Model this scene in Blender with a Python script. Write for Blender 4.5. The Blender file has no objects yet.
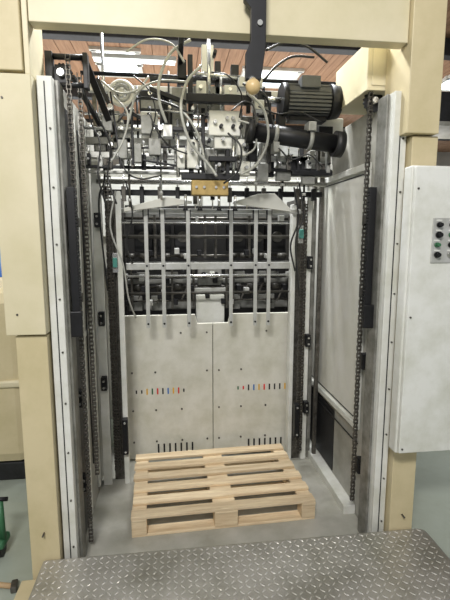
import bpy, math, random
from mathutils import Vector, Matrix
random.seed(7)
C = bpy.context.scene.collection
sc = bpy.context.scene
sc.view_settings.view_transform = 'Standard'

# ---------------------------------------------------------------- materials
def mat(name, col, rough=0.5, metal=0.0, grime=0.15, gscale=6.0, emis=None, bump=0.0, spec=0.5):
    m = bpy.data.materials.new(name); m.use_nodes = True
    nt = m.node_tree; b = nt.nodes["Principled BSDF"]
    b.inputs["Roughness"].default_value = rough
    b.inputs["Metallic"].default_value = metal
    b.inputs["Specular IOR Level"].default_value = spec
    tc = nt.nodes.new("ShaderNodeTexCoord")
    n = nt.nodes.new("ShaderNodeTexNoise"); n.inputs["Scale"].default_value = gscale
    n.inputs["Detail"].default_value = 6; n.inputs["Roughness"].default_value = .65
    nt.links.new(tc.outputs["Object"], n.inputs["Vector"])
    r = nt.nodes.new("ShaderNodeValToRGB")
    k = 1 - grime
    r.color_ramp.elements[0].position = .35; r.color_ramp.elements[1].position = .6
    r.color_ramp.elements[0].color = (col[0]*k, col[1]*k, col[2]*k*.93, 1)
    r.color_ramp.elements[1].color = (*col, 1)
    nt.links.new(n.outputs["Fac"], r.inputs["Fac"])
    nt.links.new(r.outputs["Color"], b.inputs["Base Color"])
    if emis:
        b.inputs["Emission Color"].default_value = (*emis[:3], 1); b.inputs["Emission Strength"].default_value = emis[3]
    return m

def wood(name, c1, c2, scale=(1.5, 22, 22), rough=.75, vary=0.0):
    m = bpy.data.materials.new(name); m.use_nodes = True
    nt = m.node_tree; b = nt.nodes["Principled BSDF"]; b.inputs["Roughness"].default_value = rough
    tc = nt.nodes.new("ShaderNodeTexCoord"); mp = nt.nodes.new("ShaderNodeMapping")
    mp.inputs["Scale"].default_value = scale
    oi = nt.nodes.new("ShaderNodeObjectInfo"); ad = nt.nodes.new("ShaderNodeVectorMath"); ad.operation = 'ADD'
    ml = nt.nodes.new("ShaderNodeMath"); ml.operation = 'MULTIPLY'; ml.inputs[1].default_value = 9
    nt.links.new(oi.outputs["Random"], ml.inputs[0])
    nt.links.new(tc.outputs["Object"], ad.inputs[0]); nt.links.new(ml.outputs[0], ad.inputs[1])
    nt.links.new(ad.outputs[0], mp.inputs["Vector"])
    n = nt.nodes.new("ShaderNodeTexNoise"); n.inputs["Scale"].default_value = 3; n.inputs["Detail"].default_value = 8
    n.inputs["Roughness"].default_value = .7
    nt.links.new(mp.outputs["Vector"], n.inputs["Vector"])
    r = nt.nodes.new("ShaderNodeValToRGB")
    r.color_ramp.elements[0].position = .30; r.color_ramp.elements[1].position = .66
    r.color_ramp.elements[0].color = (*c1, 1); r.color_ramp.elements[1].color = (*c2, 1)
    nt.links.new(n.outputs["Fac"], r.inputs["Fac"])
    hs = nt.nodes.new("ShaderNodeHueSaturation")
    mr = nt.nodes.new("ShaderNodeMapRange"); mr.inputs["To Min"].default_value = 1-vary; mr.inputs["To Max"].default_value = 1+vary*.4
    nt.links.new(oi.outputs["Random"], mr.inputs["Value"]); nt.links.new(mr.outputs["Result"], hs.inputs["Value"])
    nt.links.new(r.outputs["Color"], hs.inputs["Color"]); nt.links.new(hs.outputs["Color"], b.inputs["Base Color"])
    return m

CREAM = mat("cream_paint", (.61, .52, .325), .45, grime=.13, gscale=4)
CREAM2 = mat("cream_paint_light", (.67, .60, .42), .45, grime=.11, gscale=3)
WHITE = mat("grey_white_paint", (.73, .73, .69), .4, grime=.20, gscale=5)
FINGER = mat("finger_grey_metal", (.58, .58, .56), .35, .3, grime=.2, gscale=8)
PANEL = mat("off_white_board", (.68, .665, .59), .5, grime=.2, gscale=5)
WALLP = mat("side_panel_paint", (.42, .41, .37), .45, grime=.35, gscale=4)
WALLB = mat("side_panel_bright", (.76, .75, .70), .22, grime=.12, gscale=3)
CHAN = mat("guide_channel_grey", (.27, .265, .24), .45, .3, grime=.5, gscale=12)
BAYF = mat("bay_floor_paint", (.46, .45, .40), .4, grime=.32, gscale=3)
BLACK = mat("black_steel", (.012, .012, .014), .45, .3, grime=.3, gscale=20)
DARK = mat("dark_grey_metal", (.03, .03, .032), .5, .4, grime=.4, gscale=15)
MECH = mat("oily_mechanism_steel", (.08, .075, .066), .5, .4, grime=.5, gscale=30)
BACKP = mat("mechanism_back_plate", (.03, .028, .026), .6, .1, grime=.5, gscale=8)
OILY = mat("oily_steel", (.15, .14, .125), .4, .7, grime=.5, gscale=40)
CHAINM = mat("greasy_chain_steel", (.12, .11, .095), .4, .6, grime=.5, gscale=40)
STEEL = mat("bright_steel", (.72, .72, .71), .25, .85, grime=.25, gscale=12)
ALU = mat("brushed_aluminium", (.60, .60, .58), .38, .4, grime=.25, gscale=10)
HOUS = mat("cast_housing_grey", (.31, .31, .29), .5, .1, grime=.35, gscale=14)
BRASS = mat("brass", (.44, .31, .12), .4, .6, grime=.3, gscale=20)
HOSE = mat("clear_grey_hose", (.45, .45, .42), .3, 0, grime=.2, gscale=10)
HOSEB = mat("black_hose", (.02, .02, .02), .4, 0)
TEAL = mat("teal_plastic", (.08, .30, .26), .4)
BLUE = mat("blue_plastic", (.04, .16, .5), .4)
GREEN = mat("green_paint", (.04, .15, .07), .5)
YEL = mat("yellow_paint", (.8, .45, .03), .5)
RED = mat("red_paint", (.7, .04, .03), .5)
BRN = mat("light_handle_wood", (.5, .34, .19), .6)
KNOB = mat("ivory_plastic", (.66, .48, .24), .35)
MOTOR = mat("motor_grey", (.11, .115, .12), .5, .2, grime=.3, gscale=12)
PLATE = mat("checker_plate_steel", (.44, .42, .375), .36, .5, grime=.35, gscale=5)
LOZ = mat("checker_plate_lozenge", (.72, .70, .65), .26, .55, grime=.15, gscale=5)
PINE = wood("pine_wood", (.56, .40, .235), (.86, .71, .48), scale=(1.2, 13, 13), vary=.18)
FLOORM = mat("factory_floor_paint", (.40, .44, .38), .2, grime=.2, gscale=1.2)
CONC = mat("factory_wall_paint", (.46, .44, .40), .8, grime=.2, gscale=1)
CEILW = wood("ceiling_planks", (.20, .105, .055), (.38, .22, .125), (8, .6, 1))
SKYL = mat("skylight_glass", (.8, .87, .95), .3, emis=(.85, .93, 1, 4.0))

# ---------------------------------------------------------------- mesh builder
class B:
    def __init__(s): s.v = []; s.f = []; s.sm = []; s.st = []
    def raw(s, vs, fs, smooth=False):
        o = len(s.v); s.st.append((o, len(s.f))); s.v += [Vector(p) for p in vs]
        for f in fs: s.f.append([i+o for i in f]); s.sm.append(smooth)
        return s
    def box(s, x0, x1, y0, y1, z0, z1):
        vs = [(x0,y0,z0),(x1,y0,z0),(x1,y1,z0),(x0,y1,z0),(x0,y0,z1),(x1,y0,z1),(x1,y1,z1),(x0,y1,z1)]
        return s.raw(vs, [(0,3,2,1),(4,5,6,7),(0,1,5,4),(1,2,6,5),(2,3,7,6),(3,0,4,7)])
    def bar(s, p0, p1, w, h):
        p0 = Vector(p0); p1 = Vector(p1); d = (p1-p0).normalized()
        up = Vector((0,1,0)) if abs(d.y) < .9 else Vector((0,0,1))
        a = d.cross(up).normalized()*w/2; b = a.cross(d).normalized()*h/2
        vs = [p0-a-b, p0+a-b, p0+a+b, p0-a+b, p1-a-b, p1+a-b, p1+a+b, p1-a+b]
        return s.raw(vs, [(0,1,2,3),(7,6,5,4),(0,4,5,1),(1,5,6,2),(2,6,7,3),(3,7,4,0)])
    def cyl(s, p0, p1, r, n=16, r2=None):
        p0 = Vector(p0); p1 = Vector(p1); r2 = r if r2 is None else r2
        d = (p1-p0).normalized(); up = Vector((0,0,1)) if abs(d.z) < .9 else Vector((1,0,0))
        a = d.cross(up).normalized(); b = d.cross(a)
        vs = []
        for p, q in ((p0, r), (p1, r2)):
            for i in range(n):
                t = 2*math.pi*i/n; vs.append(p+a*math.cos(t)*q+b*math.sin(t)*q)
        s.raw(vs, [(i, (i+1) % n, n+(i+1) % n, n+i) for i in range(n)], True)
        o = len(s.v)-2*n
        s.f.append([o+i for i in range(n)][::-1]); s.sm.append(False)
        s.f.append([o+n+i for i in range(n)]); s.sm.append(False)
        return s
    def sph(s, c, r, n=16, m=10, sz=1):
        vs = []; fs = []
        for j in range(m+1):
            ph = math.pi*j/m
            for i in range(n):
                t = 2*math.pi*i/n
                vs.append((c[0]+r*math.sin(ph)*math.cos(t), c[1]+r*math.sin(ph)*math.sin(t), c[2]+r*sz*math.cos(ph)))
        for j in range(m):
            for i in range(n):
                fs.append((j*n+i, (j+1)*n+i, (j+1)*n+(i+1) % n, j*n+(i+1) % n))
        return s.raw(vs, fs, True)
    def torus(s, c, R, r, axis='y', n=28, m=10):
        vs = []; fs = []
        for i in range(n):
            t = 2*math.pi*i/n
            for j in range(m):
                u = 2*math.pi*j/m; q = R+r*math.cos(u); w = r*math.sin(u)
                p = {'y': (q*math.cos(t), w, q*math.sin(t)), 'x': (w, q*math.cos(t), q*math.sin(t)), 'z': (q*math.cos(t), q*math.sin(t), w)}[axis]
                vs.append((c[0]+p[0], c[1]+p[1], c[2]+p[2]))
        for i in range(n):
            for j in range(m):
                fs.append((i*m+j, ((i+1) % n)*m+j, ((i+1) % n)*m+(j+1) % m, i*m+(j+1) % m))
        return s.raw(vs, fs, True)
    def poly(s, pts, y0, y1):
        n = len(pts)
        vs = [(p[0], y0, p[1]) for p in pts]+[(p[0], y1, p[1]) for p in pts]
        fs = [list(range(n)), list(range(n, 2*n))[::-1]]+[(i, n+i, n+(i+1) % n, (i+1) % n) for i in range(n)]
        return s.raw(vs, fs)
    def plan(s, pts, z0, z1):
        n = len(pts)
        vs = [(p[0], p[1], z0) for p in pts]+[(p[0], p[1], z1) for p in pts]
        fs = [list(range(n))[::-1], list(range(n, 2*n))]+[(i, (i+1) % n, n+(i+1) % n, n+i) for i in range(n)]
        return s.raw(vs, fs)
    def tube(s, pts, r, n=8, sub=8):
        P = [Vector(p) for p in pts]; P = [P[0]*2-P[1]]+P+[P[-1]*2-P[-2]]
        path = []
        for i in range(1, len(P)-2):
            for k in range(sub):
                t = k/sub
                path.append(.5*((2*P[i])+(-P[i-1]+P[i+1])*t+(2*P[i-1]-5*P[i]+4*P[i+1]-P[i+2])*t*t+(-P[i-1]+3*P[i]-3*P[i+1]+P[i+2])*t**3))
        path.append(P[-2])
        vs = []; fs = []; a = None
        for i, p in enumerate(path):
            d = (path[min(i+1, len(path)-1)]-path[max(i-1, 0)]).normalized()
            if a is None: a = d.cross(Vector((.3, 1, .2))).normalized()
            a = (a-d*a.dot(d)).normalized(); b = d.cross(a)
            for j in range(n):
                t = 2*math.pi*j/n; vs.append(p+a*math.cos(t)*r+b*math.sin(t)*r)
        for i in range(len(path)-1):
            for j in range(n):
                fs.append((i*n+j, i*n+(j+1) % n, (i+1)*n+(j+1) % n, (i+1)*n+j))
        s.raw(vs, fs, True)
        o = len(s.v)-len(vs)
        s.f.append([o+j for j in range(n)][::-1]); s.sm.append(False)
        s.f.append([o+len(vs)-n+j for j in range(n)]); s.sm.append(False)
        return s
    def pieces(s):
        out = []
        for q, (v0, f0) in enumerate(s.st):
            v1, f1 = s.st[q+1] if q+1 < len(s.st) else (len(s.v), len(s.f))
            b = B(); b.v = s.v[v0:v1]; b.f = [[i-v0 for i in f] for f in s.f[f0:f1]]; b.sm = s.sm[f0:f1]; b.st = [(0, 0)]
            out.append(b)
        return out

def meta(o, label, cat, group=None, kind=None):
    if label: o["label"] = label
    if cat: o["category"] = cat
    if group: o["group"] = group
    if kind: o["kind"] = kind
    return o

def thing(name, label, cat, origin, group=None):
    e = bpy.data.objects.new(name, None); e.empty_display_size = .1
    e.location = origin; C.objects.link(e)
    return meta(e, label, cat, group)

def absloc(o):
    L = Vector((0, 0, 0))
    while o is not None: L = L+o.location; o = o.parent
    return L

def mk(b, name, m, parent=None, bevel=0, label=None, cat=None, group=None, kind=None, origin=None):
    if parent is not None: base = absloc(parent); loc = Vector((0, 0, 0))
    else:
        if origin is None:
            mn = Vector([min(v[i] for v in b.v) for i in range(3)]); mx = Vector([max(v[i] for v in b.v) for i in range(3)])
            origin = ((mn.x+mx.x)/2, (mn.y+mx.y)/2, mn.z)
        base = Vector(origin); loc = base
    me = bpy.data.meshes.new(name)
    me.from_pydata([tuple(v-base) for v in b.v], [], b.f)
    for p, s_ in zip(me.polygons, b.sm): p.use_smooth = s_
    me.materials.append(m); me.update()
    o = bpy.data.objects.new(name, me); o.location = loc
    if parent is not None: o.parent = parent
    C.objects.link(o)
    if bevel:
        md = o.modifiers.new("bevel", 'BEVEL'); md.width = bevel; md.segments = 2; md.limit_method = 'ANGLE'; md.angle_limit = .7
    return meta(o, label, cat, group, kind)

def mks(b, name, m, parent, bevel=0):      # every primitive its own part
    for p in b.pieces(): mk(p, name, m, parent, bevel)

def dup(o, d, parent=None):
    c = o.copy(); C.objects.link(c)
    if parent is None: c.location = Vector(o.location)+Vector(d)
    else: c.parent = parent
    for ch in list(o.children): dup(ch, (0, 0, 0), c)
    return c

# ================================================================ SETTING
mk(B().box(-9, 9, -3, 12, -.1, 0), "floor", FLOORM, kind="structure")
b = B()
for i in range(90):
    x = -9+i*.2; b.box(x, x+.192, 3.6, 12, 3.9, 3.95)
b.box(-9, 9, 3.6, 12, 3.95, 4.0)
mk(b, "ceiling", CEILW, kind="structure")
mk(B().box(-9, 9, 12, 12.2, 0, 4), "wall_back", CONC, kind="structure")
def window(n, x0, x1, y0, y1):
    e = thing("window_%d" % n, None, None, ((x0+x1)/2, (y0+y1)/2, 3.88)); e["kind"] = "structure"
    mk(B().box(x0, x1, y0, y1, 3.885, 3.9), "glass_pane", SKYL, e)
    f = B()
    for yy in (y0, (y0+y1)/2, y1): f.box(x0-.05, x1+.05, yy-.03, yy+.03, 3.86, 3.9)
    for xx in (x0, x1): f.box(xx-.03, xx+.03, y0, y1, 3.86, 3.9)
    mk(f, "window_frame", WHITE, e)
window(1, -.95, -.40, 6.1, 7.0); window(2, 1.1, 1.9, 6.5, 7.2); window(3, -3.2, -2.4, 6.2, 7.4); window(4, 4.2, 5.2, 6, 7)
for i, yy in enumerate((5.3, 7.5, 9.6)):
    mk(B().box(-9, 9, yy, yy+.16, 3.70, 3.9), "ceiling_beam", DARK, label="dark painted steel beam under the plank ceiling", cat="beam", group="roof beams", bevel=.01)
for i in range(5):
    x = -6+i*3
    e = thing("window_%d" % (i+5), None, None, (x, 12, 2.0)); e["kind"] = "structure"
    mk(B().box(x-1.1, x+1.1, 11.96, 12, 2.2, 3.2), "glass_pane", SKYL, e)
    f = B()
    for k in range(4): f.box(x-1.1+k*.73-.03, x-1.1+k*.73+.03, 11.93, 11.97, 2.2, 3.2)
    mk(f, "window_frame", WHITE, e)
for i, (x, y) in enumerate(((.1, 8.6), (-1.5, 9.0), (1.7, 9.0), (-.4, 5.7))):
    e = thing("ceiling_lamp", "slim white tube lamp hanging under the plank ceiling", "lamp", (x, y, 3.6), "tube lamps")
    mk(B().box(x-.5, x+.5, y-.04, y+.04, 3.62, 3.67), "lamp_housing", WHITE, e, .005)
    mk(B().cyl((x-.48, y, 3.60), (x+.48, y, 3.60), .018, 12), "lamp_tube", SKYL, e)
    mks(B().cyl((x-.4, y, 3.67), (x-.4, y, 3.9), .004, 6).cyl((x+.4, y, 3.67), (x+.4, y, 3.9), .004, 6), "hanger", DARK, e)

# ================================================================ PLATFORM
px0, px1, py0, py1, pz = -.57, 1.17, .95, 1.76, .13
e = thing("step_platform", "grey checker-plate steel step platform before the machine bay", "platform", (.3, 1.35, 0))
R = .04
pts = [(px0, py0), (px1, py0)]+[(px1-R+R*math.cos(t*math.pi/12), py1-R+R*math.sin(t*math.pi/12)) for t in range(7)]+[(px0, py1)]
mk(B().plan(pts, .095, pz), "deck_plate", PLATE, e, bevel=.010)
ins = .012
pts2 = [(px0+ins, py0+ins), (px1-ins, py0+ins), (px1-ins, py1-R), (px1-R, py1-ins), (px0+ins, py1-ins)]
mk(B().plan(pts2, 0, .095), "platform_base", MECH, e)
b = B(); s_ = .0285; j = 0; y = py0+.02
while y < py1-.020:
    i = 0; x = px0+.022
    while x < px1-.022:
        ok = not (x > px1-R and y > py1-R and math.hypot(x-px1+R, y-py1+R) > R-.018)
        if ok:
            a = math.pi/4 if (i+j) % 2 else -math.pi/4
            ca, sa = math.cos(a), math.sin(a); L, W, h = .0118, .0030, .0026
            q6 = [(-L, 0), (-L*.5, -W), (L*.5, -W), (L, 0), (L*.5, W), (-L*.5, W)]
            vs = [(x+p*ca-q*sa, y+p*sa+q*ca, pz) for p, q in q6]+[(x+(p*ca-q*sa)*.65, y+(p*sa+q*ca)*.65, pz+h) for p, q in q6]
            b.raw(vs, [(6,7,8,9,10,11)]+[(k, (k+1) % 6, 6+(k+1) % 6, 6+k) for k in range(6)])
        x += s_; i += 1
    y += s_; j += 1
mk(b, "tread_pattern", LOZ, e, label="raised diagonal lozenge tread", kind="stuff")
mk(B().box(-.66, -.575, 1.1, 1.75, 0, .05), "edge_strip", CREAM, label="cream painted steel strip along the step platform", cat="strip", bevel=.006)

# ================================================================ MACHINE PORTAL
e = thing("machine_portal", "cream painted steel portal around the pile bay", "machine portal", (.25, 1.85, 0))
mk(B().box(-.62, -.50, 1.765, 1.95, 0, 1.11), "column", CREAM, e, .003)
mk(B().box(-.647, -.497, 1.745, 1.95, 1.118, 2.085), "column_cover", CREAM2, e, .003)
mk(B().box(-.85, -.522, 1.745, 1.95, 2.095, 2.75), "corner_cover", CREAM, e, .004)
mk(B().box(-.52, -.50, 1.76, 1.95, 2.088, 2.75), "column_strip", CREAM2, e, .003)
mk(B().box(-.498, .957, 1.765, 1.83, 2.27, 2.75), "top_beam", CREAM2, e, .003)
mk(B().box(.96, 1.10, 1.74, 1.95, 1.92, 2.75), "corner_cover", CREAM, e, .003)
mk(B().box(1.0, 1.115, 1.765, 1.95, 0, 1.915), "column", CREAM, e, .003)
b = B()
for x, z in ((-.56, .25), (-.60, 1.2), (-.60, 2.0), (1.06, .2), (1.05, 2.0)):
    b.cyl((x, 1.765, z), (x, 1.741, z), .004, 10)
mks(b, "screw", OILY, e)

def post(x0, x1, lab, s):
    e = thing("guard_post", lab, "post", ((x0+x1)/2, 1.85, 0), "guard posts beside the bay opening")
    b = B(); b.box(x0, x1, 1.80, 1.82, 0, 2.1); b.box(x0, x0+.006, 1.82, 1.93, 0, 2.1); b.box(x1-.006, x1, 1.82, 1.93, 0, 2.1)
    mk(b, "post_body", WHITE, e, .003)
    c = (x0+x1)/2
    mk(B().box(c-.002, c+.002, 1.797, 1.80, .02, 2.08), "slot", DARK, e)
    xi = x1 if s > 0 else x0-.012
    mk(B().box(xi, xi+.012, 1.845, 1.93, .0, 2.1), "inner_channel", CHAN, e, .002)
    b = B()
    for k in range(9): b.cyl((c+.014, 1.80, .15+k*.22), (c+.014, 1.794, .15+k*.22), .004, 8)
    mks(b, "screw", OILY, e)
    return e
post(-.493, -.437, "grey-white sheet steel post beside the toothed black rail", 1)
post(.933, .993, "grey-white sheet steel post beside the control cabinet", -1)

# side panels
e = thing("bay_side_panel", "grey-white steel side panel behind the front chain", "panel", (-.45, 2.4, 0), "bay side panels")
mk(B().box(-.47, -.45, 1.95, 3.0, 0, 2.13), "sheet", WALLP, e, .003)
mk(B().box(-.452, -.446, 1.96, 2.16, .04, 2.05), "recess_shade_sheet", DARK, e)  # dark sheet coloured as recess shade behind the post, panel is not cut
b = B(); b.box(-.45, -.437, 2.16, 2.19, .05, 2.1); b.box(-.45, -.437, 2.42, 2.46, .05, 2.1); b.box(-.45, -.437, 2.19, 2.42, 1.0, 1.03)
mks(b, "stiffener", WHITE, e, .003)
mks(B().tube([(-.435, 2.22, 2.0), (-.433, 2.24, 1.5), (-.435, 2.23, .9), (-.433, 2.24, .3)], .005).tube([(-.435, 2.28, 1.95), (-.433, 2.27, 1.4), (-.435, 2.29, .8), (-.433, 2.28, .4)], .004), "cable", HOSEB, e)
e = thing("bay_side_panel", "off-white side panel with a large framed recess", "panel", (.96, 2.4, 0), "bay side panels")
mk(B().box(.965, .985, 1.95, 3.0, 0, 2.1), "sheet", WALLP, e, .003)
mk(B().box(.958, .965, 2.08, 2.86, .53, 1.82), "recess_sheet", WALLB, e)
mk(B().box(.960, .966, 2.40, 2.95, .07, .46), "recess_shade_sheet", DARK, e)  # flat dark sheet painting in the shade low at the rear
b = B()
for z0, z1 in ((.495, .53), (1.82, 1.855)): b.box(.940, .965, 2.05, 2.9, z0, z1)
for y0, y1 in ((2.05, 2.085), (2.86, 2.9)): b.box(.940, .965, y0, y1, .53, 1.82)
mk(b, "recess_border", WHITE, e, .004)
b = B()
for z0, z1 in ((.54, .546), (1.804, 1.81)): b.box(.955, .958, 2.095, 2.85, z0, z1)
for y0, y1 in ((2.095, 2.101), (2.844, 2.85)): b.box(.955, .958, y0, y1, .546, 1.804)
mk(b, "seal_gap", DARK, e)
mk(B().box(.90, .965, 2.06, 2.9, .0, .06), "floor_ledge", WHITE, e, .004)
mk(B().cyl((.955, 2.05, .42), (.955, 2.9, .42), .004, 8), "cable", HOSEB, e)

e = thing("bay_floor_plate", "worn grey painted steel floor plate inside the bay", "floor plate", (.25, 2.3, 0))
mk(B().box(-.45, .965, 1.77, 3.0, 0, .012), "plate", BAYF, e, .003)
mk(B().box(-.40, .90, 1.775, 1.80, .012, .05), "front_sill", OILY, e, .003)

# ================================================================ BACK BOARD
e = thing("pile_stop_board", "off-white board with centre notch, coloured ticks and slots", "board", (.26, 2.78, 0))
pts_l = [(-.315, .02), (.258, .02), (.258, .94), (.16, .94), (.145, 1.0), (-.315, 1.0)]
pts_r = [(.262, .02), (.86, .02), (.86, 1.0), (.375, 1.0), (.36, .94), (.262, .94)]
mk(B().poly(pts_l, 2.78, 2.80), "board_half", PANEL, e, .003)
mk(B().poly(pts_r, 2.78, 2.80), "board_half", PANEL, e, .003)
cols = [DARK, DARK, YEL, GREEN, RED, DARK, BLUE, YEL, RED, DARK]
for x0, x1, n in ((-.245, .065, 10), (.43, .79, 11)):
    for i in range(n):
        x = x0+(x1-x0)*i/(n-1); hh = .022 if i in (0, 1, n-1) else .040
        mk(B().box(x-.0045, x+.0045, 2.776, 2.78, .49-hh/2, .49+hh/2), "coloured_tick", cols[(i+(3 if x0 > 0 else 0)) % 10], e)
b = B()
for x0 in (-.115, .50):
    for i in range(7): b.box(x0+i*.038, x0+i*.038+.011, 2.777, 2.781, .05, .12)
mks(b, "slot", BLACK, e)
b = B()
for x in (-.27, -.12, .05, .22, .30, .45, .62, .79):
    for z in (.14, .36, .62, .88):
        if (x*100+z*7) % 3 > .9: b.cyl((x, 2.78, z), (x, 2.775, z), .0065, 10)
mks(b, "bolt", OILY, e)

# ================================================================ PALLET
ang = math.radians(2.0)
e = thing("wooden_pallet", "light pine wooden pallet standing on the bay floor", "pallet", (.245, 2.335, .012))
W, D = .955, .64; cx, cy = .245, 2.335
def pb(x0, x1, y0, y1, z0, z1, name):
    return mk(B().box(cx+x0, cx+x1, cy+y0, cy+y1, z0, z1), name, PINE, e, .003)
z = .012
for y0, y1 in ((-D/2+.01, -D/2+.08), (-.04, .04), (D/2-.08, D/2)): pb(-W/2, W/2, y0, y1, z, z+.014, "bottom_board")
for x0, x1 in ((-W/2, -W/2+.075), (-.06, .06), (W/2-.075, W/2)):
    for y0, y1 in ((-D/2+.005, -D/2+.08), (-.04, .04), (D/2-.08, D/2-.005)): pb(x0, x1, y0, y1, z+.014, z+.087, "block")
    pb(x0, x1, -D/2, D/2, z+.087, z+.101, "stringer_board")
n = 6; bw = .064; gp = (D-n*bw)/(n-1)
for i in range(n):
    y0 = -D/2+i*(bw+gp); jx = random.uniform(-.006, .006)
    d = pb(-W/2+jx, W/2+jx, y0, y0+bw, z+.101, z+.119+random.uniform(-.002, .001), "deck_board")
e.rotation_euler = (0, 0, ang)

# ================================================================ CHAINS
def chain(x, y, z0, z1, lab, f=1.0):
    b = B(); p = .019; n = int((z1-z0)/p)
    for i in range(n):
        z = z0+i*p; w = (.0055 if i % 2 else .0085)*f
        for sx in (-w, w):
            b.box(x+sx-.0012, x+sx+.0012, y-.007, y+.007, z-.003, z+p+.003)
        b.cyl((x-.0075*f, y, z), (x+.0075*f, y, z), .0055, 6)
    return mk(b, "roller_chain", CHAINM, label=lab, cat="chain", group="lifting chains of the pile bay")
chain(-.408, 1.96, .05, 2.25, "oily steel roller chain beside the front post", 1.05)
chain(-.38, 2.04, .35, 2.2, "oily steel roller chain hanging by the side panel")
chain(-.335, 2.52, .1, 2.15, "oily steel roller chain in the rear corner")
chain(-.355, 2.52, .1, 1.9, "oily steel roller chain in the rear corner")
chain(.908, 1.98, .15, 2.3, "oily steel roller chain beside the front post", 1.05)
chain(.80, 2.62, .1, 1.75, "oily steel roller chain in the rear corner")
chain(.822, 2.62, .1, 1.72, "oily steel roller chain in the rear corner")

def sprocket(x, y, z, r):
    e = thing("chain_sprocket", "dark toothed chain wheel on a short shaft", "sprocket", (x, y, z), "chain sprockets")
    b = B(); n = 16; pts = []
    for i in range(n*2):
        t = math.pi*i/n; q = r if i % 2 else r*.86
        pts.append((x+q*math.cos(t), z+q*math.sin(t)))
    b.poly(pts, y-.006, y+.006); mk(b, "toothed_wheel", DARK, e)
    mk(B().cyl((x, y-.03, z), (x, y+.05, z), .014, 14), "shaft", STEEL, e)
sprocket(-.44, 1.99, 2.17, .045); sprocket(.94, 2.02, 2.12, .05)

def rail(x, y, z0, z1, lab, s=1):
    e = thing("guide_rail", lab, "guide rail", (x, y, z0), "black toothed guide rails")
    mk(B().box(x-.016, x+.016, y-.012, y+.012, z0, z1), "rail_body", BLACK, e, .002)
    b = B(); k = z0+.01
    while k < z1-.01:
        b.box(x+s*.016-.006, x+s*.016+.006, y-.01, y+.008, k, k+.007); k += .014
    mk(b, "rack_teeth", DARK, e)
    mk(B().box(x-.026, x+.026, y-.03, y-.012, z0-.02, z0+.09), "carriage", BLACK, e, .004)
    mks(B().box(x-.02, x+.02, y+.012, y+.05, z0+.12, z0+.16).box(x-.02, x+.02, y+.012, y+.05, z1-.16, z1-.12), "rail_bracket", MECH, e, .003)
rail(-.405, 1.88, 1.10, 1.70, "black toothed rack rail beside the grey-white post")
rail(.900, 1.90, 1.10, 1.72, "black toothed rack rail beside the grey-white post", -1)
def cpost(x0, x1, y, z1, lab):
    return mk(B().box(x0, x1, y, y+.02, 0.012, z1).box(x0, x0+.006, y+.02, y+.07, 0.012, z1), "corner_post", WHITE, label=lab, cat="post", group="rear corner posts", bevel=.003)
cpost(-.43, -.38, 2.5, 1.95, "grey-white folded steel post in the rear corner")
cpost(-.305, -.275, 2.5, 1.75, "narrow grey-white steel strip next to the chain")
cpost(.84, .875, 2.66, 1.78, "grey-white folded steel post in the rear corner")
cpost(.75, .775, 2.66, 1.70, "narrow grey-white steel strip next to the chain")
mk(B().box(-.37, -.31, 2.56, 2.58, .012, 1.7), "chain_backing_strip", OILY, label="dark oily backing strip behind the chain", cat="strip", bevel=.002)
mk(B().box(.778, .835, 2.68, 2.70, .012, 1.7), "chain_backing_strip", OILY, label="dark oily backing strip behind the chain", cat="strip", bevel=.002)
mk(B().box(.885, .91, 2.68, 2.72, .012, 2.0), "rear_guide_track", CHAN, label="grey upright guide track beside the rear post", cat="guide track", bevel=.003)
for x, y, z in ((-.29, 2.48, .22), (.78, 2.58, .22), (-.43, 1.99, .72), (-.43, 1.99, .30), (-.40, 2.48, 1.0), (-.40, 2.48, 1.55), (-.40, 2.48, .62), (.86, 2.64, .8), (.86, 2.64, 1.3), (.86, 2.64, .35), (.94, 1.98, .30), (.94, 1.98, .85)):
    e = thing("limit_stop", "black steel limit stop block with bolts", "stop", (x, y, z), "limit stops")
    h = .22 if z == .22 else .08
    mk(B().box(x-.016, x+.016, y-.02, y+.02, z, z+h), "block", BLACK, e, .003)
    mks(B().cyl((x, y-.02, z+.02), (x, y-.028, z+.02), .007, 6).cyl((x, y-.02, z+h-.02), (x, y-.028, z+h-.02), .007, 6), "bolt", STEEL, e)
for x, y, z in ((-.315, 2.485, 1.33), (.79, 2.60, 1.49)):
    e = thing("sensor", "teal plastic sensor on a steel bracket", "sensor", (x, y, z), "teal sensors")
    mk(B().box(x-.012, x+.012, y-.012, y+.012, z, z+.055), "sensor_body", TEAL, e, .004)
    mk(B().box(x-.016, x+.016, y+.012, y+.018, z-.03, z+.08), "bracket", STEEL, e, .002)

# ================================================================ CONTROL CABINET
e = thing("control_cabinet", "light grey steel control cabinet with a button panel", "control cabinet", (1.2, 1.7, .56))
mk(B().box(.955, 1.55, 1.675, 1.735, .562, 1.782), "cabinet_body", WHITE, e, .006)
mk(B().box(.962, 1.54, 1.655, 1.675, .57, 1.775), "door", WHITE, e, .004)
pn = mk(B().box(1.045, 1.18, 1.649, 1.655, 1.395, 1.575), "button_panel", ALU, e, .002)
for x, z, m, r in ((1.07, 1.548, BLACK, .011), (1.07, 1.508, BLACK, .013), (1.065, 1.468, GREEN, .010), (1.068, 1.428, BLACK, .012), (1.125, 1.548, BLACK, .011), (1.125, 1.508, GREEN, .011), (1.125, 1.468, BLACK, .011), (1.125, 1.428, STEEL, .011)):
    bt = mk(B().cyl((x, 1.649, z), (x, 1.64, z), r, 18).cyl((x, 1.64, z), (x, 1.628, z), r*.7, 18), "push_button", m, pn)
    mk(B().box(x-.012, x+.012, 1.6475, 1.649, z+.0145, z+.0205), "label_plate", WHITE, pn)
b = B()
for z in (.62, 1.2, 1.72): b.cyl((.975, 1.66, z-.03), (.975, 1.65, z-.03), .004, 8)
mks(b, "door_screw", OILY, e)

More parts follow.
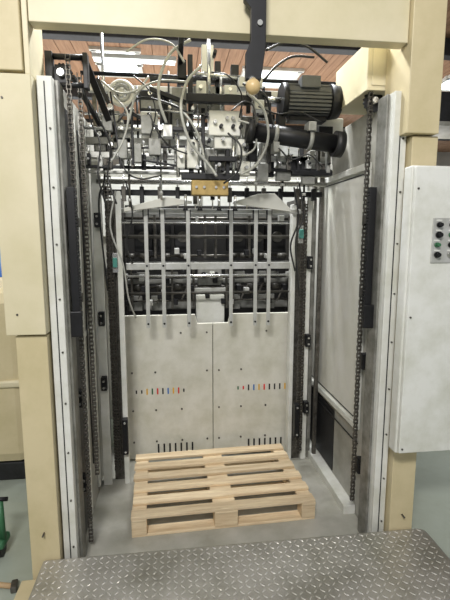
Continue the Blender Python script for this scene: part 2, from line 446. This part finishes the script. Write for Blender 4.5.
# ================================================================ STOP FINGERS
first = None
for x in (-.146, -.05, .099, .356, .507, .59):
    if first is None:
        e = thing("stop_finger", "long narrow light grey steel hanging stop strip", "strip", (x, 2.6, .96), "hanging stop strips")
        mk(B().box(x-.0115, x+.0115, 2.598, 2.604, .955, 1.66), "strip_blade", FINGER, e, .002)
        mk(B().box(x-.018, x+.018, 2.604, 2.62, 1.60, 1.66), "clamp", DARK, e, .002)
        mks(B().cyl((x, 2.598, .98), (x, 2.594, .98), .007, 6).cyl((x, 2.598, 1.33), (x, 2.594, 1.33), .007, 6), "bolt", BLACK, e)
        first = e; fx = x
    else: dup(first, (x-fx, 0, 0))

def rod(name, p0, p1, r, m, lab, cat="bar", g=None):
    return mk(B().cyl(p0, p1, r, 14), name, m, label=lab, cat=cat, group=g)
def hbar(name, x0, x1, y0, y1, z0, z1, m, lab, cat="bar", g=None):
    return mk(B().box(x0, x1, y0, y1, z0, z1), name, m, label=lab, cat=cat, group=g, bevel=.002)
hbar("cross_bar", -.33, .80, 2.62, 2.65, 1.64, 1.665, ALU, "light grey steel cross bar carrying the stop strips", g="cross bars")
hbar("cross_bar", -.27, .73, 2.62, 2.65, 1.305, 1.345, ALU, "bright steel cross bar behind the stop strips", g="cross bars")
rod("cross_rod", (-.28, 2.7, 1.26), (.74, 2.7, 1.26), .008, STEEL, "thin bright steel cross rod", g="cross rods")
rod("cross_rod", (-.40, 2.5, 1.80), (.90, 2.5, 1.80), .013, STEEL, "bright steel cross rod above the stop strips", g="cross rods")
hbar("cross_bar", -.40, .90, 2.56, 2.60, 1.735, 1.765, BLACK, "black steel cross bar above the stop strips", g="cross bars")
hbar("cross_bar", -.43, .90, 2.44, 2.46, 1.835, 1.85, ALU, "light grey steel cross bar above the stop strips", g="cross bars")
rod("cross_rod", (-.30, 2.75, 1.50), (.80, 2.75, 1.50), .012, MECH, "oily steel cross rod in the mechanism", g="cross rods")
rod("cross_rod", (-.30, 2.74, 1.585), (.80, 2.74, 1.585), .006, STEEL, "thin bright steel cross rod", g="cross rods")
rod("cross_rod", (-.30, 2.72, 1.15), (.80, 2.72, 1.15), .008, MECH, "oily steel cross rod in the mechanism", g="cross rods")
mk(B().poly([(-.26, 1.64), (.12, 1.69), (.12, 1.70), (-.02, 1.725), (-.26, 1.66)], 2.52, 2.56), "sheet_guide", WALLB, label="angled white sheet guide plate beside the centre block", cat="guide plate", group="white sheet guides", bevel=.002)
mk(B().poly([(.36, 1.69), (.70, 1.645), (.70, 1.66), (.60, 1.75), (.50, 1.745), (.36, 1.70)], 2.52, 2.56), "sheet_guide", WALLB, label="angled white sheet guide plate beside the centre block", cat="guide plate", group="white sheet guides", bevel=.002)

# ================================================================ REAR MECHANISM
e = thing("feed_mechanism", "dark oily paper feed mechanism behind the stop strips", "machinery", (.26, 3.0, .9))
mk(B().box(-.40, .92, 3.15, 3.20, .0, 1.72), "back_plate", BACKP, e, .004)
mks(B().box(-.36, -.32, 2.85, 3.15, .0, 1.75).box(.84, .88, 2.85, 3.15, .0, 1.75), "side_cheek", MECH, e, .004)
mks(B().box(-.30, .84, 3.0, 3.05, 1.0, 1.06).box(-.30, .84, 2.95, 3.0, 1.185, 1.215).box(-.3, .84, 2.98, 3.05, 1.60, 1.66).box(-.3, .84, 3.05, 3.08, 1.28, 1.33), "cross_member", HOUS, e, .004)
b = B()
for x0, x1 in ((-.24, -.12), (-.09, .0), (.02, .13), (.38, .50), (.53, .62), (.65, .77)): b.box(x0, x1, 2.90, 3.05, 1.40, 1.58)
mks(b, "drive_box", BLACK, e, .006)
b = B()
for x in (-.18, -.045, .075, .44, .575, .71):
    b.cyl((x, 2.90, 1.50), (x, 2.88, 1.50), .036, 20); b.cyl((x, 2.88, 1.50), (x, 2.87, 1.50), .012, 12)
mks(b, "drive_pulley", MECH, e)
b = B()
for x, w_ in ((-.26, .02), (-.17, .035), (-.03, .02), (.08, .03), (.41, .02), (.49, .035), (.60, .02), (.74, .03)): b.cyl((x-w_, 2.88, 1.375), (x+w_, 2.88, 1.375), .018, 16)
for x, w_ in ((-.22, .03), (-.08, .02), (.04, .035), (.44, .02), (.53, .03), (.70, .03)): b.cyl((x-w_, 2.87, 1.17), (x+w_, 2.87, 1.17), .024, 16)
mks(b, "feed_roller", MECH, e)
b = B()
for x0, x1 in ((-.29, -.20), (-.14, -.05), (.39, .46), (.58, .70)): b.box(x0, x1, 2.90, 2.92, 1.01, 1.11)
for x0, x1 in ((-.27, -.15), (-.06, .04), (.42, .50), (.60, .74)): b.box(x0, x1, 2.95, 2.97, 1.225, 1.265)
mks(b, "grey_cover_plate", HOUS, e, .003)
b = B(); b.cyl((-.3, 2.92, 1.375), (.84, 2.92, 1.375), .009); b.cyl((-.3, 2.90, 1.62), (.84, 2.90, 1.62), .010); b.cyl((-.3, 2.88, 1.17), (.84, 2.88, 1.17), .008)
mks(b, "drive_shaft", OILY, e)
b = B(); b.cyl((-.3, 2.86, 1.08), (.15, 2.86, 1.08), .006); b.cyl((.35, 2.86, 1.08), (.84, 2.86, 1.08), .006); b.cyl((-.3, 2.86, 1.235), (.84, 2.86, 1.235), .005)
mks(b, "thin_shaft", OILY, e)
mk(B().box(.155, .345, 2.84, 2.90, .915, 1.12), "centre_box", WHITE, e, .006)
mk(B().box(.14, .36, 2.85, 2.90, 1.135, 1.165), "centre_bridge", ALU, e, .004)
mk(B().box(.17, .33, 2.87, 2.92, 1.18, 1.33), "centre_gear_housing", HOUS, e, .006)
mks(B().cyl((.21, 2.87, 1.25), (.21, 2.855, 1.25), .02).cyl((.29, 2.87, 1.25), (.29, 2.855, 1.25), .02), "gear_hub", BLACK, e)
b = B()
for x in (-.26, .00, .14, .36, .405, .64, .79): b.box(x-.007, x+.007, 2.84, 2.87, 1.03, 1.34)
for x in (-.105, .22, .29, .515, .79): b.box(x-.008, x+.008, 2.86, 2.89, 1.36, 1.64)
mks(b, "upright_bracket", OILY, e, .002)
b = B()
for i in range(15):
    x = -.29+i*.076+(.02 if i % 3 == 1 else 0); zz = (1.235, 1.36, 1.13, 1.22, 1.60, 1.39, 1.06)[i*3 % 7]; ww = (.008, .016, .011)[i % 3]; b.box(x-ww, x+ww, 2.80, 2.86, zz, zz+.022+ww)
mks(b, "clamp_block", ALU, e, .003)
b = B()
for i in range(22):
    x = -.29+i*.052; zz = (1.06, 1.20, 1.10, 1.38, 1.15, 1.27)[i*5 % 6]; b.box(x-.014, x+.014, 2.81, 2.86, zz, zz+.035)
mks(b, "clamp_block", BLACK, e, .003)
b = B()
for x, z in ((-.22, 1.10), (-.10, 1.07), (.06, 1.09), (.45, 1.08), (.56, 1.10), (.70, 1.07)): b.bar((x, 2.83, z), (x+.05, 2.83, z+.11), .010, .01)
mks(b, "tension_lever", OILY, e, .002)
e = thing("press_unit", "light grey printing unit housing behind the feed mechanism", "machine housing", (.3, 3.9, 0))
mk(B().box(-.75, 1.25, 3.5, 4.3, 0, 2.02), "housing", WALLP, e, .02)
mks(B().box(-.6, .2, 3.48, 3.5, 1.5, 1.95).box(.25, 1.1, 3.48, 3.5, 1.5, 1.95), "cover_door", WHITE, e, .006)
mk(B().box(-.6, 1.1, 3.42, 3.48, 1.2, 1.26), "hand_rail", DARK, e, .005)
e = thing("overhead_duct", "grey metal duct box on top of the printing unit", "duct", (.2, 3.8, 2.02))
mk(B().box(-.4, .35, 3.6, 4.1, 2.02, 2.36), "duct_body", HOUS, e, .02)
mks(B().box(-.42, .37, 3.58, 3.6, 2.02, 2.06).box(-.42, .37, 3.58, 3.6, 2.32, 2.36), "flange", ALU, e, .003)
e = thing("service_box", "dark electrical service box on top of the printing unit", "electrical box", (.8, 3.8, 2.02))
mk(B().box(.5, 1.1, 3.6, 4.0, 2.02, 2.34), "box_body", DARK, e, .01)
mk(B().box(.55, 1.05, 3.59, 3.6, 2.06, 2.30), "box_door", HOUS, e, .004)

# ================================================================ FEED HEAD
def G(i, k, y=2.3): return (-.844+.005*i, y, 2.685-.005*k)   # 5 mm drawing grid of the head
def gbox(b, i0, i1, k0, k1, y0, y1):
    return b.box(-.844+.005*i0, -.844+.005*i1, y0, y1, 2.685-.005*k1, 2.685-.005*k0)
e = thing("suction_head", "suction feeder head with grey blocks, brass plate and black arms", "feeder head", G(208, 196))
mk(gbox(B(), 190, 228, 180, 195, 2.26, 2.32), "brass_plate", BRASS, e, .004)
b = B()
for i in (195, 203, 215, 223): b.cyl(G(i, 187, 2.26), G(i, 187, 2.25), .007, 10)
mks(b, "plate_bolt", STEEL, e)
b = B()
for q in ((208,240,112,136,2.26,2.34), (214,232,136,148,2.28,2.34), (202,214,48,74,2.3,2.34), (186,197,140,168,2.27,2.33), (238,249,138,154,2.28,2.34),
          (196,206,84,98,2.27,2.32), (223,236,89,98,2.24,2.30), (176,184,148,168,2.28,2.33), (241,251,160,174,2.28,2.34)): gbox(b, *q)
mks(b, "valve_block", WALLB, e, .005)
b = B()
for q in ((194,226,84,112,2.34,2.37), (206,226,146,178,2.33,2.37), (172,187,86,130,2.35,2.37), (240,262,112,134,2.345,2.37)): gbox(b, *q)
mks(b, "cast_housing", HOUS, e, .006)
b = B()
for q in ((186,250,99,107,2.22,2.26), (188,193,58,172,2.3,2.33), (247,251,60,112,2.28,2.31), (201,205,108,178,2.3,2.33), (226,230,148,180,2.29,2.33), (180,240,173,179,2.27,2.31),
          (150,250,77,81,2.34,2.38), (216,222,60,98,2.34,2.37), (172,200,129,133,2.25,2.28), (208,236,156,161,2.26,2.30), (232,240,64,88,2.32,2.36), (178,187,60,84,2.34,2.37), (160,168,92,122,2.33,2.36), (250,260,140,158,2.32,2.36)): gbox(b, *q)
mks(b, "support_arm", BLACK, e, .003)
b = B()
for p, q, r in (((209,40),(209,112),.010), ((221,74),(221,112),.008), ((195,76),(240,78),.010), ((234,134),(234,176),.009), ((177,120),(177,176),.010), ((198,100),(198,180),.006), ((216,148),(216,182),.007), ((242,108),(242,160),.006), ((160,112),(206,114),.006), ((255,60),(255,118),.006)):
    b.cyl(G(*p), G(*q), r, 14)
mks(b, "piston_rod", STEEL, e)
b = B()
for i, k in ((192,112), (212,105), (232,120), (243,145), (180,158), (218,165), (200,92), (229,93), (191,152), (246,167), (214,124), (226,120), (222,140), (196,168)): b.cyl(G(i, k, 2.235), G(i, k, 2.30), .009, 12)
mks(b, "fitting", STEEL, e)
b = B()
for i, k in ((206,118), (220,128), (232,128), (192,146), (212,100), (222,170), (240,128), (214,60), (208,142), (246,148)): b.cyl(G(i, k, 2.225), G(i, k, 2.29), .009, 10)
mks(b, "hose_coupling", BLACK, e)
b = gbox(B(), 238, 262, 80, 90, 2.25, 2.32); gbox(b, 162, 172, 126, 138, 2.28, 2.34); gbox(b, 254, 266, 98, 108, 2.3, 2.36)
mks(b, "bracket_block", ALU, e, .004)
b = B()
for i in (184, 199, 219, 236): b.cyl(G(i, 194, 2.3), G(i, 206, 2.3), .007, 12)
mks(b, "suction_stem", STEEL, e)
b = B()
for i in (184, 199, 219, 236): b.cyl(G(i, 206, 2.3), G(i, 210, 2.3), .008, 12, .015)
mks(b, "suction_cup", BLACK, e)
hbar("head_beam", -.44, .88, 2.38, 2.42, 1.905, 1.935, ALU, "light grey beam carrying the suction head", "beam", "head beams")
hbar("head_beam", -.44, .88, 2.36, 2.38, 1.85, 1.865, BLACK, "black beam under the grey head beam", "beam", "head beams")
hbar("head_beam", -.44, .40, 2.44, 2.48, 1.985, 2.02, HOUS, "grey cast beam behind the head beam", "beam", "head beams")
rod("cross_rod", (-.44, 2.42, 2.06), (.36, 2.42, 2.06), .009, STEEL, "bright steel cross rod behind the suction head", g="cross rods")
rod("cross_rod", (-.44, 2.46, 2.14), (.96, 2.46, 2.14), .007, STEEL, "bright steel cross rod behind the suction head", g="cross rods")
rod("cross_rod", (-.44, 2.40, 2.32), (.90, 2.40, 2.32), .010, BLACK, "black steel cross rod behind the motor", g="cross rods")
for i, (x0, x1, y0, z0, z1, m) in enumerate(((-.30, -.20, 2.44, 1.94, 2.09, HOUS), (-.15, -.06, 2.45, 1.94, 2.16, WALLB), (-.03, .03, 2.45, 2.02, 2.20, DARK), (.36, .46, 2.45, 1.94, 2.13, DARK), (.50, .56, 2.45, 1.94, 2.02, HOUS), (.62, .74, 2.44, 1.86, 1.93, DARK), (-.40, -.33, 2.46, 1.94, 2.06, DARK), (.48, .56, 2.46, 2.15, 2.29, DARK), (-.16, -.04, 2.52, 2.18, 2.29, DARK), (-.36, -.26, 2.46, 2.09, 2.16, HOUS), (.78, .85, 2.44, 1.86, 1.98, HOUS))):
    e = thing("valve_housing", "cast valve housing mounted on the cross beam", "valve housing", ((x0+x1)/2, y0, z0), "valve housings")
    mk(B().box(x0, x1, y0, y0+.07, z0, z1), "housing_body", m, e, .006)
    mk(B().box(x0+.008, x1-.008, y0-.006, y0, z0+.012, z0+.055), "cover_plate", HOUS if m is DARK else ALU, e, .002)
    mks(B().cyl(((x0+x1)/2, y0, z1-.025), ((x0+x1)/2, y0-.03, z1-.025), .012, 12).cyl(((x0+x1)/2, y0+.03, z1), ((x0+x1)/2, y0+.03, z1+.03), .009, 10), "port", (STEEL, BLACK)[i % 2], e)
for i in range(24):
    x = -.41+i*.055
    if .1 < x < .30: continue
    e = thing("beam_clamp", "small steel clamp block with screw on the head beam", "clamp", (x, 2.36, 1.87), "clamps on the head beam")
    h = (.02, .06, .01, .035, .08)[i*2 % 5]; w_ = (.008, .012, .007, .010)[i % 4]
    mk(B().box(x-w_, x+w_, 2.345, 2.38, 1.865-.01*(i % 3), 1.90+h), "clamp_body", (BLACK, ALU, MECH, HOUS, OILY)[i % 5], e, .002)
    mk(B().cyl((x, 2.36, 1.90+h), (x, 2.36, 1.93+h+.02*(i % 3)), .004, 8), "clamp_screw", STEEL, e)
    mk(B().cyl((x, 2.345, 1.89), (x, 2.325, 1.89), .006, 10), "clamp_knob", (STEEL, BLACK)[i % 2], e)
for i, (x, z0, z1, y) in enumerate(((-.36, 2.06, 2.32, 2.44), (-.17, 1.93, 2.30, 2.50), (-.0, 1.93, 2.36, 2.44), (.47, 1.75, 1.93, 2.42), (.62, 1.75, 1.93, 2.42), (-.22, 1.66, 1.93, 2.45), (-.05, 1.70, 1.93, 2.46), (.75, 1.70, 1.93, 2.44))):
    e = thing("tie_rod", "thin upright tie rod with lock nuts between the beams", "rod", (x, y, z0), "upright tie rods")
    mk(B().cyl((x, y, z0), (x, y, z1), .006, 10), "rod_body", (STEEL, BLACK, OILY)[i % 3], e)
    mks(B().cyl((x, y, z0+.03), (x, y, z0+.045), .011, 6).cyl((x, y, z1-.045), (x, y, z1-.03), .011, 6), "lock_nut", ALU, e)
for i in range(13):
    x = -.36+i*.1
    e = thing("sheet_finger", "small black holder with steel pin under the black bar", "holder", (x, 2.55, 1.7), "holders under the black bar")
    mk(B().box(x-.012, x+.012, 2.53, 2.56, 1.71-.012*(i % 3), 1.78), "holder_body", (BLACK, OILY)[i % 2], e, .003)
    mk(B().cyl((x, 2.54, 1.66), (x, 2.54, 1.84), .004, 8), "pin", STEEL, e)
# linkage
e = thing("linkage", "dark lever linkage with grey blocks beside the suction head", "linkage", (-.1, 2.3, 1.95))
b = B(); b.bar(G(125,112), G(160,130), .016, .015); b.bar(G(150,92), G(186,104), .022, .02); b.bar(G(132,112), G(132,165), .012, .02); b.bar(G(163,100), G(156,165), .012, .02)
b.bar(G(108,150), G(185,146), .010, .014); b.bar(G(112,96), G(120,168), .010, .014); b.bar(G(140,160), G(180,166), .010, .014); b.bar(G(100,84), G(112,112), .020, .014); b.bar(G(112,112), G(106,138), .014, .014)
mks(b, "lever", BLACK, e, .003)
b = B()
for q in ((141,152,118,136,2.27,2.31), (148,160,140,156,2.27,2.32), (118,127,142,160,2.27,2.31), (104,113,120,134,2.27,2.31), (134,141,146,164,2.25,2.29)): gbox(b, *q)
mks(b, "grey_block", HOUS, e, .003)
mks(B().cyl(G(160,130,2.26), G(160,130,2.33), .012, 14).cyl(G(132,112,2.26), G(132,112,2.33), .012, 14).cyl(G(112,148,2.24), G(112,148,2.31), .010, 14).cyl(G(112,112,2.26), G(112,112,2.32), .014, 14), "pivot_pin", STEEL, e)
e = thing("motor_bracket", "black and grey bracket plates around the drive tube", "bracket", (.55, 2.4, 1.9))
b = B(); gbox(b, 262, 300, 120, 130, 2.40, 2.42); gbox(b, 274, 282, 106, 172, 2.40, 2.42); gbox(b, 300, 345, 166, 171, 2.35, 2.40); gbox(b, 300, 322, 150, 166, 2.38, 2.40); gbox(b, 330, 346, 118, 132, 2.38, 2.41)
mks(b, "plate", BLACK, e, .003)
b = B(); gbox(b, 284, 300, 160, 176, 2.38, 2.42); gbox(b, 312, 326, 172, 180, 2.36, 2.4); gbox(b, 262, 273, 160, 178, 2.34, 2.38)
mks(b, "grey_block", HOUS, e, .003)

# motor
e = thing("electric_motor", "grey ribbed electric motor with fan cowl and terminal box", "motor", (.73, 2.3, 2.09))
zc = 2.20; yc = 2.32
mk(B().cyl((.60, yc, zc), (.83, yc, zc), .070, 28), "motor_body", MOTOR, e)
b = B()
for i in range(26):
    t = 2*math.pi*i/26; c_, s2 = math.cos(t), math.sin(t)
    if abs(c_) < .7: b.bar((.605, yc+.078*c_, zc+.078*s2), (.825, yc+.078*c_, zc+.078*s2), .005, .016)
    else: b.bar((.605, yc+.076*c_, zc+.076*s2), (.825, yc+.076*c_, zc+.076*s2), .012, .006)
mks(b, "cooling_fin", MOTOR, e)
mk(B().cyl((.83, yc, zc), (.885, yc, zc), .088, 28, .080), "fan_cowl", DARK, e)
mk(B().cyl((.575, yc, zc), (.60, yc, zc), .085, 28), "end_flange", DARK, e)
mk(B().cyl((.50, yc, zc), (.575, yc, zc), .014, 16), "motor_shaft", STEEL, e)
mk(B().box(.66, .76, 2.23, 2.30, 2.24, 2.30), "terminal_box", MOTOR, e, .006)
mk(B().box(.62, .82, 2.30, 2.38, 2.10, 2.13), "motor_foot", DARK, e, .004)
e = thing("drive_tube", "thick black tube with end collars under the motor", "tube", (.65, 2.3, 1.9))
mk(B().cyl((.40, 2.24, 2.025), (.88, 2.24, 1.970), .045, 24), "tube_body", BLACK, e)
mks(B().cyl((.385, 2.24, 2.027), (.42, 2.24, 2.022), .058, 24).cyl((.84, 2.24, 1.975), (.885, 2.24, 1.970), .064, 24), "collar", DARK, e)
mks(B().cyl((.52, 2.24, 2.010), (.54, 2.24, 2.008), .050, 24).cyl((.70, 2.24, 1.990), (.72, 2.24, 1.988), .050, 24), "clamp_ring", HOUS, e)
mks(B().box(.515, .545, 2.20, 2.27, 1.92, 1.97).box(.69, .73, 2.19, 2.27, 2.025, 2.07), "clamp_foot", HOUS, e, .003)
hbar("drive_bracket", .56, .60, 2.30, 2.36, 2.0, 2.14, BLACK, "black plate bracket between motor and tube", "bracket")
e = thing("corner_housing", "cream painted housing box under the top beam", "housing", (.98, 2.1, 2.15))
mk(B().box(.88, 1.07, 1.96, 2.35, 2.15, 2.36), "housing_body", CREAM2, e, .004)
mk(B().box(.90, 1.05, 1.955, 1.96, 2.17, 2.34), "cover_plate", CREAM2, e, .002)
mk(B().poly([(.80, 2.05), (.96, 1.98), (.96, 2.15), (.80, 2.15)], 2.42, 2.6), "slanted_housing", WHITE, label="slanted grey-white housing behind the black tube", cat="housing", bevel=.006)

# hanging lever
e = thing("hanging_lever", "black flat angular steel lever with an ivory ball knob", "lever", (.33, 1.74, 2.1))
pts = [(.280, 2.46), (.362, 2.46), (.362, 2.20), (.346, 2.085), (.288, 2.085), (.288, 2.18), (.306, 2.22), (.306, 2.33), (.280, 2.36)]
mk(B().poly(pts[::-1], 1.70, 1.73), "lever_arm", BLACK, e, .002)
mk(B().box(.285, .350, 1.70, 1.762, 2.46, 2.62), "mounting_lug", WALLB, e, .004)
mk(B().cyl((.310, 1.70, 2.085), (.310, 1.675, 2.07), .013, 14), "knob_stem", STEEL, e)
mk(B().sph((.310, 1.675, 2.05), .028), "ball_knob", KNOB, e)
mks(B().cyl((.322, 1.70, 2.41), (.322, 1.692, 2.41), .012, 12).cyl((.338, 1.70, 2.28), (.338, 1.692, 2.28), .010, 12), "mounting_bolt", STEEL, e)

# corner bars
rod("support_rod", (-.50, 1.98, 2.235), (-.34, 1.98, 2.235), .012, BLACK, "black rod under the top beam", g="upper corner rods")
rod("support_rod", (-.50, 1.98, 2.125), (-.33, 1.98, 2.125), .010, BLACK, "black rod above the front post", g="upper corner rods")
mk(B().bar((-.35, 2.0, 2.24), (-.28, 2.35, 2.02), .030, .02), "diagonal_arm", BLACK, label="black diagonal arm running back into the bay", cat="arm", bevel=.003)
mk(B().bar((-.42, 2.1, 2.20), (-.36, 2.45, 2.08), .022, .02), "diagonal_arm", BLACK, label="black diagonal arm running back into the bay", cat="arm", bevel=.003)
for x0, x1 in ((-.50, -.47), (-.35, -.33)):
    mk(B().box(x0, x1, 1.96, 2.0, 2.11, 2.25), "rod_bracket", DARK, label="dark bracket holding the corner rods", cat="bracket", group="corner rod brackets", bevel=.003)
for x in (.06, .44):
    mk(B().box(x-.012, x+.012, 1.84, 2.9, 2.36, 2.40), "longitudinal_bar", BLACK, label="black steel bar running back from the top beam", cat="bar", group="bars behind the top beam", bevel=.003)
mk(B().box(-.44, .96, 2.58, 2.62, 2.29, 2.33), "rear_top_beam", ALU, label="light grey steel beam across the back of the opening", cat="beam", bevel=.004)
for x in (-.415, .925):
    mk(B().box(x-.012, x+.012, 2.63, 2.655, .012, 2.34), "rear_upright", OILY, label="oily steel upright in the rear corner behind the posts", cat="upright", group="rear uprights", bevel=.003)
# cable reel
e = thing("cable_reel", "white plastic reel wound with grey hose", "reel", (-.25, 2.5, 2.2))
mk(B().torus((-.25, 2.5, 2.26), .058, .014), "rim", WALLB, e)
mk(B().torus((-.25, 2.49, 2.26), .038, .010), "wound_hose", HOSE, e)
mk(B().cyl((-.25, 2.48, 2.26), (-.25, 2.53, 2.26), .018, 18), "hub", ALU, e)
b = B()
for k in range(3):
    t = k*math.pi/3; b.bar((-.25-.055*math.cos(t), 2.5, 2.26-.055*math.sin(t)), (-.25+.055*math.cos(t), 2.5, 2.26+.055*math.sin(t)), .008, .008)
mks(b, "spoke", WHITE, e)
rod("support_rod", (-.34, 2.48, 2.1), (-.34, 2.48, 2.55), .008, STEEL, "thin steel upright rod beside the reel", g="upper corner rods")

# hoses
H = [
 ([(190,56),(172,66),(161,90),(160,112),(166,130)], .007, HOSE),
 ([(200,76),(186,92),(180,118),(188,146),(206,166),(214,178)], .007, HOSE),
 ([(160,108),(178,116),(192,132),(200,150),(204,172)], .006, HOSE),
 ([(245,98),(260,114),(266,140),(256,164),(238,176)], .007, HOSE),
 ([(236,124),(252,130),(254,148),(240,158)], .005, HOSE),
 ([(262,85),(275,70),(292,60),(312,62)], .006, HOSEB),
 ([(118,108),(130,122),(126,146),(114,168)], .0045, HOSE),
 ([(120,130),(140,108),(165,112),(186,120)], .005, HOSEB),
 ([(186,90),(160,92),(140,104),(130,130)], .005, HOSE),
 ([(226,136),(238,150),(236,172),(222,184)], .005, HOSEB),
 ([(240,90),(262,100),(270,118),(276,134)], .006, HOSEB),
 ([(100,120),(112,150),(108,178),(116,205)], .005, HOSEB),
 ([(92,100),(96,130),(104,150),(102,180),(108,210)], .004, HOSEB),
 ([(262,60),(280,52),(300,56),(322,70)], .006, HOSEB),
 ([(130,66),(150,56),(172,60),(184,74)], .005, HOSE),
 ([(106,92),(122,104),(140,100),(150,86)], .005, HOSE),
 ([(150,120),(158,138),(170,150),(186,156)], .004, HOSEB),
 ([(196,112),(190,128),(196,142),(210,150)], .004, HOSEB),
 ([(228,118),(240,108),(250,112),(252,132)], .004, HOSEB),
 ([(276,150),(290,160),(306,156),(320,168)], .004, HOSEB),
 ([(120,160),(128,176),(142,182),(160,178)], .004, HOSEB),
 ([(136,86),(150,100),(156,120),(150,142)], .0035, HOSEB),
 ([(210,80),(226,84),(240,100),(238,120)], .0035, HOSEB),
 ([(256,110),(276,116),(300,112),(322,122)], .004, HOSEB),
]
for n_, (pts, r, m) in enumerate(H):
    y = 2.165+.012*(n_ % 6)
    P = [G(i, k, y+.02*math.sin(q*1.7+n_)) for q, (i, k) in enumerate(pts)]
    nm = {"black_hose": "black rubber"}.get(m.name, "translucent grey")
    mk(B().tube(P, r), "air_hose", m, label="curved %s air hose on the suction head" % nm, cat="hose", group="air hoses")
mk(B().tube([(-.30, 2.5, 1.75), (-.33, 2.46, 1.55), (-.27, 2.47, 1.35), (-.25, 2.52, 1.15), (-.22, 2.6, 1.02)], .005), "air_hose", HOSE, label="thin grey air hose hanging by the rear corner", cat="hose", group="air hoses")
for x, z0, z1 in ((.70, 1.78, 1.3), (.73, 1.80, 1.15), (-.24, 1.80, 1.35), (-.38, 2.0, 1.2)):
    mk(B().tube([(x, 2.47, z0), (x+.03, 2.47, z0-.18), (x-.01, 2.48, z0-.33), (x+.02, 2.48, z1)], .005), "air_hose", HOSEB, label="thin black air hose hanging by the rear corner", cat="hose", group="air hoses")

# ================================================================ SURROUNDINGS
e = thing("machine_cover", "beige rounded machine cover standing beside the frame", "machine cover", (-1.3, 3.0, 0))
mk(B().box(-1.9, -.86, 2.6, 3.5, .12, 1.2), "cover_body", CREAM, e, .08)
mk(B().box(-1.85, -.9, 2.65, 3.45, 0, .12), "base_plinth", DARK, e, .01)
mk(B().box(-1.92, -.85, 2.58, 3.5, .62, .66), "ledge", CREAM2, e, .01)
e = thing("chemical_drum", "blue plastic drum with a yellow lid on a stand", "drum", (-1.60, 4.2, 0))
mk(B().cyl((-1.58, 4.2, .85), (-1.58, 4.2, 1.42), .17, 28), "drum_body", BLUE, e)
mk(B().cyl((-1.58, 4.2, 1.42), (-1.58, 4.2, 1.47), .175, 28), "lid", YEL, e)
mk(B().box(-1.85, -1.38, 4.0, 4.4, 0, .85), "stand", ALU, e, .01)
e = thing("hand_truck", "dark green hand truck foot with a short upright bar", "hand truck", (-.83, 2.0, 0))
mk(B().cyl((-.815, 1.98, .08), (-.825, 2.0, .27), .014, 16), "drawbar", GREEN, e)
mk(B().box(-.88, -.80, 1.94, 2.04, .05, .09), "chassis", GREEN, e, .015)
mk(B().cyl((-.865, 1.98, .035), (-.815, 1.98, .035), .035, 20), "wheel", BLACK, e)
mk(B().cyl((-.87, 2.0, .275), (-.79, 2.0, .275), .010, 12), "handle_bar", BLACK, e)
e = thing("hammer", "small hammer with a light wooden handle on the floor", "hammer", (-.76, 1.78, 0))
mk(B().cyl((-.86, 1.80, .016), (-.70, 1.76, .016), .011, 12), "handle", BRN, e)
mk(B().bar((-.70, 1.785, .016), (-.69, 1.735, .016), .026, .028), "head", OILY, e, .004)
e = thing("storage_shelf", "tall dark steel rack", "shelf", (3.2, 5.2, 0))
b = B()
for x in (2.5, 4.3):
    for y in (5.0, 5.6): b.box(x, x+.06, y, y+.06, 0, 2.8)
mks(b, "upright", DARK, e, .004)
b = B()
for z in (.4, 1.2, 2.0, 2.8): b.box(2.5, 4.36, 5.0, 5.66, z, z+.05)
mks(b, "shelf_board", WALLP, e, .004)
for k in range(3):
    x = 2.62+k*.56
    mk(B().box(x, x+.45, 5.05, 5.5, 2.85, 3.2), "storage_bin", (TEAL, DARK, BLUE)[k], label="plastic storage bin on the steel rack", cat="bin", group="bins on the rack", bevel=.02)

# ================================================================ LIGHT
w = bpy.data.worlds.new("world"); sc.world = w; w.use_nodes = True
bg = w.node_tree.nodes["Background"]; bg.inputs[0].default_value = (.96, .98, 1, 1); bg.inputs[1].default_value = .36
def area(loc, tgt, size, power, col=(1, .98, .95)):
    l = bpy.data.lights.new("area", 'AREA'); l.shape = 'RECTANGLE'; l.size = size[0]; l.size_y = size[1]; l.energy = power; l.color = col
    o = bpy.data.objects.new("area_light", l); C.objects.link(o); o.location = loc
    o.rotation_euler = (Vector(tgt)-Vector(loc)).to_track_quat('-Z', 'Y').to_euler()
area((-.6, -1.2, 3.4), (.3, 2.4, 1.0), (.9, .45), 118)
area((.3, 2.85, 3.5), (.4, 2.3, 0), (1.2, .15), 130, (.97, .99, 1))
area((0, 7, 2.4), (0, 7, 4), (8, 3), 170)  # unseen fill lamp added to brighten the plank ceiling

# ================================================================ CAMERA
cd = bpy.data.cameras.new("camera"); cam = bpy.data.objects.new("camera", cd); C.objects.link(cam)
cd.sensor_fit = 'VERTICAL'; cd.sensor_height = 36; cd.lens = 36*433/600
cam.location = (0, 0, 1.5)
cam.rotation_euler = (math.radians(90-8.3), 0, math.radians(-7))
cd.clip_start = .05
sc.camera = cam
